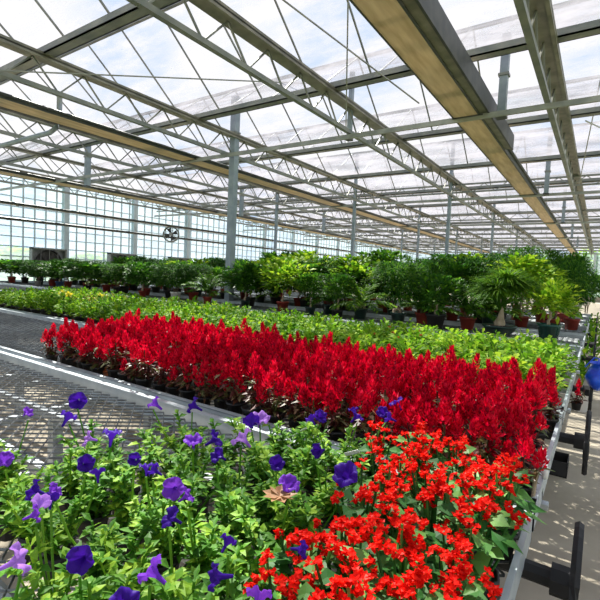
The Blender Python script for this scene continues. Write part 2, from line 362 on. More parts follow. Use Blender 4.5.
m.tube([tilt(p) for p in tor], .045, 6); m.tube([tilt((p[0], .22, p[2])) for p in tor], .03, 6); m.build('cage_ring', M['roofsteel'], t)
m = MB()
for a in range(12):
    c_, s_ = math.cos(a*PI/6), math.sin(a*PI/6); m.tube([tilt((.1*c_, -.08, .1*s_)), tilt((.45*c_, 0, .45*s_))], .009, 4)
m.tube([tilt((.25*math.cos(a*PI/12), -.05, .25*math.sin(a*PI/12))) for a in range(25)], .009, 4); m.build('wire_guard', M['darksteel'], t)
m = MB()
for q in range(4):
    a = q*PI/2+.4; Q = lambda r, da, yy: tilt((r*math.cos(a+da), yy, r*math.sin(a+da)))
    m.quad(Q(.08, -.5, .06), Q(.40, -.38, .03), Q(.40, .38, .13), Q(.08, .5, .10))
m.build('blades', M['fandark'], t)
m = MB(); m.tube([tilt((0, -.05, 0)), tilt((0, .25, 0))], .11, 12); m.build('motor', M['greypot'], t)
m = MB(); m.tube([(0, 0, .45), (0, 0, .44)], .03, 6); m.build('hanger', M['darksteel'], t)

# ------------------------------------------------------------------ benches
BZ = .70
def expanded(x0, x1, y0, y1, cw, ch, r, z=BZ, jit=0):
    m = MB(); nx = int((x1-x0)/cw*2); ny = int((y1-y0)/ch)
    for j in range(ny+1):
        y = y0 + j*ch; sg = 1 if j % 2 else -1
        pts = []
        for i in range(nx+1):
            pts.append((x0+i*cw/2, y + (ch/2 if (i % 2) else -ch/2)*sg*.92, z))
        k = len(m.v)
        for (x, yy, zz) in pts: m.v += [(x, yy-r, zz), (x, yy, zz+r), (x, yy+r, zz), (x, yy, zz-r)]
        for i in range(len(pts)-1):
            for q in range(4):
                a = k+i*4+q; c_ = k+i*4+(q+1) % 4; m.f.append((a, c_, c_+4, a+4)); m.m.append(0)
    return m
def bench(x0, y0, y1, label, cell, crank=True, bars=(), x1=-.13):
    t = thing('growing_bench', (0, 0, 0), label, 'bench', 'rolling steel growing benches')
    for y, s in ((y0, 1), (y1, -1)):
        m = MB(); m.box(x0, min(y, y+.006*s), BZ-.05, x1, max(y, y+.006*s), BZ+.05); m.box(x0, min(y, y+.035*s), BZ+.046, x1, max(y, y+.035*s), BZ+.052)
        m.box(x0, min(y, y+.04*s), BZ-.052, x1, max(y, y+.04*s), BZ-.046)
        m.build('side_rail', M['rail'], t)
    m = MB(); m.box(x1-.006, y0, BZ-.05, x1, y1, BZ+.05); m.box(x1-.014, y0, BZ+.046, x1+.002, y1, BZ+.052); m.build('end_rail', M['rail'], t)
    expanded(x0, x1-.02, y0+.03, y1-.03, *cell).build('mesh_top', M['mesh'], t)
    for f in bars:
        m = MB(); y = y0 + f*(y1-y0); m.box(x0, y-.018, BZ-.045, x1, y+.018, BZ-.008); m.build('long_bar', M['galv'], t)
    x = x1-.5; i = 0
    while x > x0:
        m = MB(); m.box(x-.02, y0+.02, BZ-.075, x+.02, y1-.02, BZ-.045); m.build('cross_bar', M['galv'], t)
        if i % 2 == 0:
            for y in (y0+.3, y1-.3):
                m = MB(); m.box(x-.03, y-.03, 0, x+.03, y+.03, BZ-.10); m.build('leg', M['galv'], t)
            m = MB(); m.box(x-.02, y0+.3, .28, x+.02, y1-.3, .32); m.build('stretcher', M['galv'], t)
        x -= .98 if x0 > -12 else 1.9; i += 1
    m = MB(); m.tube([(x0, (y0+y1)/2-.35, BZ-.095), (x1+.02, (y0+y1)/2-.35, BZ-.095)], .02, 6); m.build('roller_tube', M['galv'], t)
    if crank:
        yc = y1-.15 if y0 < 2.9 else y0+1.25
        o = MB(); o.tube([(x1-.3, yc, .635), (-.0, yc, .635)], .028, 8); o.tube([(-.06, yc, .635), (.0, yc, .635)], .045, 8); sh = o.build('crank_shaft', M['blackrubber'], t)
        o = MB(); o.tube([(.0, yc+.165*math.cos(a*PI/12), .635+.165*math.sin(a*PI/12)) for a in range(25)], .014, 6)
        for a in range(3):
            o.tube([(0, yc, .635), (0, yc+.165*math.cos(a*2*PI/3+.5), .635+.165*math.sin(a*2*PI/3+.5))], .012, 6)
        o.build('hand_wheel', M['blackrubber'], sh)
    return t
fine = (.085, .036, .0046); mid = (.14, .055, .006); coarse = (.24, .085, .010)
bench(-9, .10, 1.63, 'nearest wire mesh bench, carrying the purple petunias and scarlet flowers', fine, True, (.5, .73))
bench(-10, 1.69, 3.06, 'second mesh bench, with the red plumed flowers behind its pale rail', fine, True, (.2, .5))
bench(-13, 3.12, 4.95, 'third bench from the front, covered by the low green bedding plants', mid, True, (.5,))
bench(-16, 5.05, 6.50, 'fourth bench from the front, mostly empty, behind the green bed', mid, True, (.25, .5, .75))
bench(-19.3, 6.60, 8.02, 'fifth bench from the front, carrying the front row of potted trees', mid, True, (.25, .5, .75))
bench(-19.3, 8.28, 9.72, 'sixth bench from the front, carrying the second row of potted trees', coarse, True, (.25, .5, .75))
bench(-19.3, 9.82, 11.25, 'seventh bench from the front, carrying the third row of potted trees', coarse, True, (.25, .5, .75))
bench(-19.3, 11.35, 12.8, 'eighth bench from the front, behind three rows of potted trees', coarse, True, (.25, .5, .75))
bench(-19.3, 12.9, 14.4, 'farthest bench, carrying the last row of potted trees', coarse, True, (.25, .5, .75))

# ------------------------------------------------------------------ pots
def pot_mesh(r, h, mat, n=14, lip=True, square=False):
    m = MB(); m.lathe([(r*.72, 0), (r*.95, h*.86), (r*1.05, h*.86), (r*1.05, h), (r*.92, h), (r*.9, h*.9)], n); return m.mesh('pot', mat, True)
small_pot = pot_mesh(.05, .075, M['black'], 8)

# celosia -------------------------------------------------------------
def celosia():
    lf = MB(); pl = []
    heads = random.randint(5, 7)
    for h in range(heads):
        a = rnd(0, 2*PI); r = 0 if h == 0 else rnd(.03, .075)
        bx, by = r*math.cos(a), r*math.sin(a); top = .31 + rnd(-.03, .03) if h == 0 else .25 + rnd(-.06, .045)
        H = rnd(.075, .11) if h == 0 else rnd(.055, .09); z0 = top-H
        lf.tube([(bx*.2, by*.2, .07), (bx, by, z0)], .004, 4)
        for q in range(11):
            z = rnd(.075, z0-.01); f = (z-.07)/(z0-.07); d = rdir(.1); d.z = rnd(-.1, .5)
            lf.leaf((bx*f, by*f, z), d, rnd(.05, .085), rnd(.016, .026), .3)
        pm = MB(); R = rnd(.026, .042); bend = rnd(-.02, .02); bend2 = rnd(-.02, .02)
        for q in range(64):
            t = (q/64)**.85; z = z0 + H*t; rr = R*(1-t)**.55*rnd(.5, 1)*(1.15 if t > .1 else .7)
            an = q*2.4 + rnd(-.3, .3); p = (bx+rr*.6*math.cos(an)+bend*t, by+rr*.6*math.sin(an)+bend2*t, z-.004)
            d = Vector((math.cos(an)*(1-t*.7), math.sin(an)*(1-t*.7), rnd(.5, 1.3)+t))
            pm.leaf(p, d, rnd(.014, .032), rnd(.012, .02), rnd(-.3, .3), .25)
        pl.append(pm.mesh('plume', M['celosia']))
    return lf.mesh('foliage', M['leaf_celosia']), pl
CV = [celosia() for _ in range(7)]
def put_plant(name, parts, loc, rz, s, label, cat, group):
    t = thing(name, loc, label, cat, group, rz, (s, s, s))
    for n, me in parts: link(n, me, t)
    return t
nC = 0
y = 1.80; row = 0
rowsC = [1.80 + .158*i for i in range(8)]
for row, y in enumerate(rowsC):
    xl = -3.45 - .07*row + rnd(-.1, .1)
    x = -.20 - (.07 if row % 2 else 0)
    while x > xl:
        px, py = x+rnd(-.025, .025), y+rnd(-.025, .025)
        fo, pls = random.choice(CV)
        sec = 'at the ragged left end' if x < xl+.45 else ('left of centre' if x < -2.3 else ('in the centre' if x < -1.4 else ('right of centre' if x < -.5 else 'at the aisle end')))
        dep = ['front row right behind the pale rail', 'second row from the pale rail', 'third row from the pale rail', 'fourth row, mid bed', 'fifth row, mid bed', 'third row from the back', 'second row from the back', 'back row against the green plants'][row]
        lb = 'red plumed celosia, ' + dep + ', ' + sec; gr = 'red celosia, ' + dep + ', ' + sec
        s = rnd(.88, 1.12)
        put_plant('celosia', [('pot', small_pot), ('foliage', fo)] + [('plume', q) for q in pls], (px, py, BZ+.003), rnd(0, 6.28), s, lb, 'flowering plant', gr)
        nC += 1; x -= .128
print('celosia', nC)
t = put_plant('celosia', [('pot', small_pot), ('foliage', CV[0][0])] + [('plume', q) for q in CV[0][1][:2]], (-.085, 3.95, BZ-.14), 1, .75, 'small red celosia leaning over the bench end beside the blue bag', 'flowering plant', None)

# green bedding plants ------------------------------------------------
def bedding(mat, n, R, H, L, W):
    m = MB()
    for s_ in range(7):
        a = rnd(0, 2*PI); r = rnd(0, R*.5); m.tube([(0, 0, .06), (r*math.cos(a), r*math.sin(a), H*rnd(.6, .85))], .004, 4)
    for _ in range(n):
        a = rnd(0, 2*PI); r = R*math.sqrt(rnd(0, 1)); z = .07 + (H-.07)*rnd(.25, 1)*(1-.45*(r/R)**2)
        d = Vector((math.cos(a)*r/R, math.sin(a)*r/R, rnd(.1, 1.1))); m.leaf((r*math.cos(a)*.85, r*math.sin(a)*.85, z-.02), d, L*rnd(.7, 1.2), W*rnd(.7, 1.2), .35)
    return m.mesh('foliage', mat)
BV = {k: [bedding(M[k], 125, .155, .32, .078, .042) for _ in range(4)] for k in ('leaf_bed', 'leaf_bed2', 'leaf_yellow')}
big_pot = pot_mesh(.07, .085, M['black'], 10)
fm = MB()
for q in range(14): fm.leaf((0, 0, 0), rdir(.4), .028, .02, 0)
flower_me = fm.mesh('flower', M['orange'])
nG = 0
for row, y in enumerate([3.28 + .215*i for i in range(8)]):
    x = -.27 - .1*(row % 2)
    while x > -8.9:
        px, py = x+rnd(-.04, .04), y+rnd(-.04, .04)
        k = 'leaf_bed2' if px > -2.3 + rnd(-.4, .4) else 'leaf_bed'
        if -7.6 < px < -6.2 and 3.6 < py < 4.6 and random.random() < .45: k = 'leaf_yellow'
        sec = 'far left' if px < -7 else ('left part' if px < -5.6 else ('left of centre' if px < -4.2 else ('centre' if px < -2.9 else ('right of centre' if px < -1.5 else 'aisle end'))))
        where = '%s, %s' % (['front row beside the red flowers', 'second row', 'third row', 'fourth row', 'fifth row', 'third row from the back', 'second row from the back', 'back row by the potted trees'][row], sec)
        lb = {'leaf_bed': 'low mid-green bedding plant, ', 'leaf_bed2': 'low light-green leafy bedding plant, ', 'leaf_yellow': 'low yellowing bedding plant, '}[k] + where
        parts = [('pot', big_pot), ('foliage', random.choice(BV[k]))]
        t = put_plant('bedding_plant', parts, (px, py, BZ+.004), rnd(0, 6.28), rnd(.82, 1.12), lb, 'plant', lb.replace('plant', 'plants', 1))
        if abs(px+1.6) < .25 and abs(py-4.1) < .3:
            f = link('flower', flower_me, t, (.03, 0, .27)); f['label'] = 'orange flower'
        nG += 1; x -= .232
print('bedding', nG)

# petunias --------------------------------------------------------------
def petunia(n=300):
    m = MB()
    for s_ in range(8):
        a = rnd(0, 2*PI); r = rnd(.02, .13); h = rnd(.12, .24)
        bx, by = r*math.cos(a), r*math.sin(a); m.tube([(0, 0, .05), (bx*.6, by*.6, h*.6), (bx, by, h)], .0028, 4)
        for q in range(n//8):
            f = rnd(.25, 1); an = rnd(0, 2*PI); d = Vector((math.cos(an), math.sin(an), rnd(.1, 1)))
            m.leaf((bx*f, by*f, .05+(h-.05)*f), d, rnd(.022, .046), rnd(.012, .022), .25)
    return m.mesh('foliage', M['leaf_petunia'])
PV = [petunia() for _ in range(6)]
def petal_mesh(mat, tight=1.0):
    m = MB(); n = 30; rings = [(.004, -.045), (.006, -.02), (.014, -.004), (.026*tight, .004), (.034*tight, .0)]
    ph = rnd(0, 6)
    for r, z in rings:
        for j in range(n):
            a = 2*PI*j/n; lob = 1 + (.13*abs(math.cos(2.5*a)) - .08)*min(1, r/.02); rz_ = z + .005*math.sin(5*a+ph)*(r/.03) + .004*math.sin(9*a+ph)*(r/.03)
            m.v.append((r*lob*math.cos(a), r*lob*math.sin(a), rz_))
    for i in range(len(rings)-1):
        for j in range(n):
            a = i*n+j; b_ = i*n+(j+1) % n; m.f.append((a, b_, b_+n, a+n)); m.m.append(0)
    return m.mesh('flower', mat, True)
PM = {'d': [petal_mesh(M['pet_deep'], q) for q in (1, .85)], 'v': [petal_mesh(M['pet_violet'], q) for q in (1, .8)], 'l': [petal_mesh(M['pet_lilac'], 1.05)]}
FL = [(-1.56,0.71,'v'),(-1.49,0.81,'d'),(-1.56,0.88,'d'),(-1.24,0.73,'l'),(-1.40,1.09,'v'),(-1.09,0.64,'d'),(-1.02,0.63,'d'),(-1.19,0.78,'d'),(-1.01,0.73,'d'),(-0.92,0.70,'d'),(-1.30,1.20,'d'),(-1.00,0.93,'v'),(-0.95,0.98,'d'),(-0.84,0.87,'d'),(-0.91,1.05,'l'),(-1.02,1.23,'d'),(-1.02,1.28,'l'),(-0.70,0.96,'d'),(-0.93,0.73,'d'),(-0.80,0.68,'d'),(-0.77,0.66,'v'),(-0.73,0.67,'v'),(-0.72,0.61,'d'),(-0.60,0.88,'v'),(-1.22,0.50,'v'),(-1.01,0.47,'d'),(-0.95,0.46,'l'),(-0.99,0.51,'v'),(-0.97,0.49,'d'),(-0.93,0.44,'v'),(-0.85,1.44,'d'),(-0.67,1.12,'d'),(-0.79,1.59,'d'),(-0.73,1.51,'d'),(-0.66,1.58,'d'),(-0.52,1.02,'d'),(-0.68,1.77,'d'),(-0.62,1.54,'d'),(-0.84,1.35,'d'),(-0.73,0.42,'d'),(-0.60,0.47,'v'),(-0.56,0.62,'d'),(-0.49,0.51,'d'),(-0.77,0.34,'l'),(-0.42,0.67,'d'),(-0.41,0.53,'v'),(-0.57,0.40,'d'),]
petplants = []
yy = .16; r_ = 0
while yy < 1.56:
    xx = -.30 - .05*(r_ % 2)
    while xx > -1.75:
        # the bed's ragged left edge and the salvia corner
        left = -.62 - .70*yy if yy < .5 else (-1.62 if yy < .72 else (-1.45 if yy < 1.0 else (-1.30 if yy < 1.2 else -1.12 + (yy-1.2)*.4)))
        right = -.38 if yy < .6 else (-.56 if yy < 1.2 else -.62)
        if left < xx < right: petplants.append((xx+rnd(-.02, .02), yy+rnd(-.02, .02)))
        xx -= .145
    yy += .14; r_ += 1
groups = {}
for (fx, fy, k) in FL:
    j = min(range(len(petplants)), key=lambda i: (petplants[i][0]-fx)**2 + (petplants[i][1]-fy)**2); groups.setdefault(j, []).append((fx, fy, k))
for j, (px, py) in enumerate(petplants):
    fl = groups.get(j, [])
    kinds = ''.join(sorted(set(k for _, _, k in fl)))
    fw = {'': 'petunia plant in leaf without open flowers', 'd': 'petunia plant with deep violet flowers', 'v': 'petunia plant with bright purple flowers', 'l': 'petunia plant with pale lilac flowers', 'dv': 'petunia plant with deep violet and bright purple flowers',
          'dl': 'petunia plant with deep violet and pale lilac flowers', 'lv': 'petunia plant with lilac and purple flowers', 'dlv': 'petunia plant with violet, purple and lilac flowers'}[kinds]
    wh = ' beside the bare wire mesh' if px < -1.15 and py > .55 else (' along the pale bench rail' if py > 1.25 else (' next to the scarlet flowers' if px > -.68 else (' at the bottom left of the bed' if px < -.8 and py < .6 else ' in the middle of the petunia bed')))
    s = rnd(.9, 1.1); rz = rnd(0, 6.28)
    t = put_plant('petunia', [('pot', small_pot), ('foliage', random.choice(PV))], (px, py, BZ+.003), 0, 1, fw + wh, 'flowering plant', fw.replace('plant', 'plants', 1) + wh)
    for ch in t.children: pass
    for (fx, fy, k) in fl:
        me = random.choice(PM[k]); z = .97 if fy < 1.05 else .95
        zz = z - BZ + rnd(0, .03)
        st = MB(); st.tube([(0, 0, .06), ((fx-px)*.7, (fy-py)*.7, (zz)*.6), (fx-px, fy-py, zz-.03)], .0028, 4)
        f = link('flower', me, t, (fx-px, fy-py, zz))
        # face roughly toward the light and the aisle side
        d = Vector((rnd(-1, 1), rnd(-1.0, .9), rnd(.1, .9))).normalized(); f.rotation_mode = 'QUATERNION'; f.rotation_quaternion = d.to_track_quat('Z', 'Y')
        sc_ = rnd(.72, 1.05)*(1 if fy > .75 else .75); f.scale = (sc_,)*3
        st.build('stem', M['leaf_petunia'], t)
print('petunias', len(petplants))

# scarlet flowers (front right) -------------------------------------------
def salvia():
    lf = MB(); fl = MB()
    for s_ in range(34):
        a = rnd(0, 2*PI); r = rnd(.01, .09); z = rnd(.10, .20); d = Vector((math.cos(a), math.sin(a), rnd(-.1, .7)))
        lf.leaf((r*math.cos(a)*.6, r*math.sin(a)*.6, z), d, rnd(.05, .075), rnd(.032, .045), .25, .08)
    for h in range(11):
        a = rnd(0, 2*PI); r = rnd(0, .095); cx, cy, cz = r*math.cos(a), r*math.sin(a), rnd(.19, .25)
        lf.tube([(cx*.3, cy*.3, .07), (cx, cy, cz)], .003, 4)
        for q in range(4):
            ox, oy, oz = rnd(-.013, .013), rnd(-.013, .013), rnd(-.012, .012)
            for w_ in range(7):
                fl.leaf((cx+ox, cy+oy, cz+oz), rdir(.3), rnd(.010, .015), rnd(.010, .014), .1, .2)
    return lf.mesh('foliage', M['leaf_salvia']), fl.mesh('flower_cluster', M['salvia'])
SV = [salvia() for _ in range(6)]
yy = .40; r_ = 0
while yy < 1.60:
    xx = -.20 - .03*(r_ % 2)
    right = -.36 if yy < .6 else (-.50 if yy < 1.2 else -.58)
    while xx > right:
        f, g = random.choice(SV)
        wh = ('against the pale rail' if yy > 1.4 else ('in the middle' if yy > 1.1 else ('toward the camera' if yy > .75 else 'nearest the camera'))) + (', at the bench end' if xx > -.27 else (', in mid bed' if xx > right+.13 else ', bordering the petunias'))
        put_plant('scarlet_bedding_plant', [('pot', small_pot), ('foliage', f), ('flower_cluster', g)], (xx+rnd(-.015, .015), yy+rnd(-.015, .015), BZ+.003), rnd(0, 6.28), rnd(.95, 1.12),
                  'plant with orange-red flower clusters, ' + wh, 'flowering plant', 'orange-red bedding plants ' + wh)
        xx -= .125
    yy += .125; r_ += 1

# ------------------------------------------------------------------ potted trees
def crown_blobs(mat, n, nb, L, W, flat=1.0, droop=.3, up=.3):
    """foliage in a unit box: x,y in -.5...5, z in 0..1"""
    m = MB(); bl = []
    for _ in range(nb):
        d = rdir(.1); bl.append((Vector((d.x*.30, d.y*.30, .5 + d.z*.30*flat)), rnd(.14, .22)))
    bl.append((Vector((0, 0, .5)), .25))
    for _ in range(n):
        c, r = random.choice(bl); d = rdir(.15); p = c + Vector((d.x, d.y, d.z))*r*rnd(.55, 1.0)
        o = (p-Vector((0, 0, .4))).normalized(); dd = (o*.6 + d*.5 + Vector((rnd(-.4, .4), rnd(-.4, .4), rnd(-.2, .5)+up))).normalized()
        m.leaf(p, dd, L*rnd(.7, 1.2), W*rnd(.7, 1.2), droop)
    return m.mesh('foliage', mat)
def palm_crown(mat):
    m = MB()
    for f in range(24):
        a = f*2.4+rnd(-.2, .2); el = rnd(.2, 1.35); L = rnd(.42, .58); pts = []
        p = Vector((0, 0, .12)); d = Vector((math.cos(a)*math.cos(el), math.sin(a)*math.cos(el), math.sin(el)*1.5)).normalized()
        for s_ in range(9):
            pts.append(p.copy()); p = p + d*L/8; d = (d + Vector((0, 0, -.16))).normalized()
        m.tube(pts, .006, 4)
        for s_ in range(1, 9):
            t_ = (pts[s_]-pts[s_-1]).normalized(); side = t_.cross(Vector((0, 0, 1)))
            if side.length < .05: side = Vector((1, 0, 0))
            side.normalize(); ll = .17*math.sin(PI*(s_+1.2)/11)
            for sg in (-1, 1):
                for e in (0, .5): m.leaf(pts[s_]-t_*L/8*e, side*sg*1.0 + t_*.8 + Vector((0, 0, rnd(-.1, .3))), ll, .028, .35)
    return m.mesh('foliage', mat)
def pony_crown(mat):
    m = MB()
    heads = [Vector((0, 0, .45)), Vector((-.14, .02, .40)), Vector((.16, 0, .42)), Vector((.02, .13, .5)), Vector((-.02, -.13, .38)), Vector((.06, -.04, .60))]
    for h in heads:
        m.tube([(0, 0, 0), h*.5, h], .018, 6, .01)
        for _ in range(420):
            d = rdir(.6); L = rnd(.26, .46); p = h + Vector((rnd(-.03, .03), rnd(-.03, .03), rnd(-.02, .03))); w_ = .007
            side = d.cross(Vector((0, 0, 1))).normalized(); pts = []
            dd = d.copy(); q = p.copy()
            for s_ in range(4): pts.append(q.copy()); q = q + dd*L/3; dd = (dd + Vector((0, 0, -.42))).normalized()
            k = len(m.v)
            for s_, q in enumerate(pts):
                ww = w_*(1-s_/3.4); m.v += [tuple(q-side*ww), tuple(q+side*ww)]
            for s_ in range(3): m.f.append((k+2*s_, k+2*s_+1, k+2*s_+3, k+2*s_+2)); m.m.append(0)
    return m.mesh('foliage', mat)
CR = {'ficus': [crown_blobs(M['leaf_ficus'], 1700, 22, .115, .06) for _ in range(3)], 'lime': [crown_blobs(M['leaf_lime'], 1000, 18, .13, .075, .9)],
      'fine': [crown_blobs(M['leaf_fine'], 3600, 24, .085, .024, 1.1, .5, .1) for _ in range(3)], 'palm': [palm_crown(M['leaf_palm']) for _ in range(3)],
      'pony': [pony_crown(M['leaf_palm'])]}
def trunk_mesh(kind, L):
    m = MB()
    if kind == 'ginseng':
        for a, s_ in ((0, .075), (2.1, .08), (4.2, .07)):
            m.tube([(s_*math.cos(a)*1.1, s_*math.sin(a)*1.1, -.03), (s_*math.cos(a)*.9, s_*math.sin(a)*.9, .05), (.02*math.cos(a), .02*math.sin(a), L*.55), (0, 0, L)], [.028, .032, .024, .018], 8)
    elif kind == 'pony':
        m.tube([(0, 0, -.02), (0, 0, .05), (.01, 0, .12), (.02, 0, L*.6), (.0, 0, L)], [.07, .085, .05, .026, .022], 12)
    elif kind == 'multi':
        for a in (0, 1.6, 3.1, 4.7): m.tube([(.03*math.cos(a), .03*math.sin(a), -.03), (.05*math.cos(a+.6), .05*math.sin(a+.6), L*.5), (.10*math.cos(a+1), .10*math.sin(a+1), L+.08)], [.016, .013, .009], 6)
    else:
        m.tube([(0, 0, -.03), (.015, .01, L*.4), (-.012, 0, L*.75), (0, 0, L+.08)], [.026, .022, .018, .014], 8)
    return m.mesh('trunk', M['bark'] if kind in ('ginseng', 'pony', 'std') else M['bark2'], True)
PC = {'red': ('terracotta', 'terracotta'), 'grey': ('greypot', 'grey'), 'blue': ('bluepot', 'blue'), 'black': ('black', 'black'), 'white': ('white', 'white'), 'green': ('greenpot', 'dark green'), 'teal': ('tealpot', 'teal green')}
PMESH = {k: pot_mesh(.13, .20, M[v[0]], 18) for k, v in PC.items()}
bowl = MB(); bowl.lathe([(.13, 0), (.20, .05), (.235, .12), (.25, .12), (.25, .145), (.22, .145), (.2, .125)], 22); BOWL = bowl.mesh('pot', M['greenpot'], True)
sm = MB(); sm.lathe([(.115, 0), (.115, .012), (.02, .02)], 14); SOIL = sm.mesh('soil', M['soil'], True)
TREES = [(-17.56,7.4,1.45,0.44,1.23,'ficus','red'),(-15.46,7.3,1.42,0.63,0.86,'fine','grey'),(-14.26,7.4,1.52,0.63,0.83,'ficus','blue'),(-12.49,7.3,1.50,0.70,1.00,'ficus','black'),(-11.16,7.4,1.51,0.73,0.78,'fine','black'),(-9.92,7.3,1.62,0.83,0.68,'ficus','red'),(-8.74,7.4,1.65,0.85,0.85,'fine','white'),(-7.52,7.3,1.67,0.79,0.79,'palm','red'),(-6.36,7.3,1.70,0.83,0.74,'ficus','green'),(-5.42,7.4,1.80,0.94,0.91,'fine','red'),(-4.61,7.2,1.46,1.00,0.54,'ficus','green'),(-4.00,7.2,1.52,1.04,0.56,'ficus','black'),(-3.68,7.5,1.73,0.95,0.75,'palm','green'),(-2.86,7.3,1.78,1.12,0.86,'fine','green'),(-2.18,7.2,1.56,0.88,0.78,'ficus','black'),(-1.77,7.6,1.81,0.99,0.66,'palm','red'),(-1.23,7.3,1.87,1.24,0.85,'pony','green'),(-0.56,7.2,1.58,0.97,0.82,'ficus','teal'),(-0.38,9.4,1.97,1.14,0.61,'fine','red'),(-19.95,8.9,1.63,0.54,1.26,'palm','red'),(-16.09,8.9,1.62,0.74,1.26,'fine','green'),(-12.77,8.9,1.69,0.91,0.98,'palm','red'),(-9.94,9,1.81,0.93,1.18,'fine','black'),(-7.31,9,1.91,1.08,1.15,'palm','green'),(-6.04,8.9,1.97,1.10,1.16,'palm','red'),(-5.20,8.9,1.89,1.15,1.02,'fine','red'),(-4.31,8.9,1.99,1.16,1.02,'ficus','black'),(-3.65,9,1.99,1.20,0.86,'palm','red'),(-3.00,9,1.93,1.24,0.82,'fine','red'),(-2.40,9,1.98,1.27,0.79,'ficus','red'),(-1.87,9,1.95,1.23,0.77,'fine','black'),(-1.15,9,2.02,1.35,0.88,'ficus','red'),(-0.65,9,1.97,1.24,0.63,'palm','red'),(-20.92,10.4,1.69,0.69,1.56,'ficus','red'),(-16.93,10.4,1.68,0.87,1.39,'palm','red'),(-13.16,10.4,1.79,0.97,1.23,'ficus','red'),(-9.96,10.4,1.89,1.06,1.41,'fine','red'),(-7.85,10.5,2.11,1.16,1.30,'ficus','red'),(-6.47,10.4,2.17,1.23,1.27,'fine','red'),(-5.47,10.4,2.02,1.28,1.05,'palm','red'),(-4.52,10.4,2.18,1.33,1.00,'ficus','red'),(-3.84,10.4,2.14,1.32,0.97,'palm','red'),(-3.12,10.4,2.08,1.36,1.03,'fine','red'),(-2.49,10.4,2.11,1.39,0.86,'palm','red'),(-1.82,10.4,2.16,1.38,0.87,'fine','red'),(-1.44,10.5,2.26,1.40,0.86,'palm','red'),(-0.96,10.4,2.21,1.43,0.74,'fine','red'),(-0.62,11,2.21,1.28,0.64,'ficus','red'),(-6.20,13.5,2.61,1.46,1.12,'palm','red'),(-1.87,13.5,2.53,1.59,0.94,'fine','red'),(-1.38,13.5,2.53,1.62,0.91,'palm','red'),(-0.56,13.6,2.28,1.18,0.63,'palm','red'),(-12.11,13.5,2.02,1.13,1.62,'fine','red'),(-9.63,13.5,2.17,1.24,1.49,'fine','red'),(-3.75,13.5,2.28,1.51,1.20,'ficus','red'),(-2.63,13.5,2.30,1.56,1.14,'fine','red'),(-0.90,13.5,2.27,1.37,0.79,'ficus','red'),]
kindw = {'ficus': 'round-headed leafy tree', 'fine': 'dark fine-leaved tree', 'palm': 'arching feathery palm', 'pony': 'ponytail palm bonsai'}
front_pos = ['at the far left edge of the picture', 'second from the left edge', 'third from the left edge', 'below the leftmost wall fan', 'right of the leftmost wall fan', 'below the middle wall fan', 'below the last wall fan', 'just left of the tall post',
 'just right of the tall post', 'between tall post and topiaries', 'left of the two small topiaries', 'right one of the two small topiaries', 'right of the small topiaries', 'on pale forked roots', 'low, left of the ponytail bonsai', 'just left of the ponytail bonsai', 'in a wide shallow bowl', 'bright lime-green', 'behind the lime-green one']
random.seed(21)
for (yy, zt0, x0_, st) in ((7.75, 1.52, -19.5, 1.0), (8.6, 1.66, -19.0, .95), (9.45, 1.80, -20.5, 1.1)):
    xx = x0_
    while xx < -.8:
        if not (yy < 8.7 and abs(xx+7.62) < .5) and all((q[0]-xx)**2 + (q[1]-yy)**2 > .38**2 for q in TREES):
            kd = random.choice(['ficus', 'fine', 'palm', 'ficus', 'fine']); TREES.append((round(xx, 2), yy, zt0 + rnd(-.08, .12) + (xx+8)*.012, 1.0, .78, kd, random.choice(['red', 'black', 'black', 'green'])))
        xx += st*rnd(.85, 1.15)
TREES = [q for q in TREES if q[0] > -18.6]
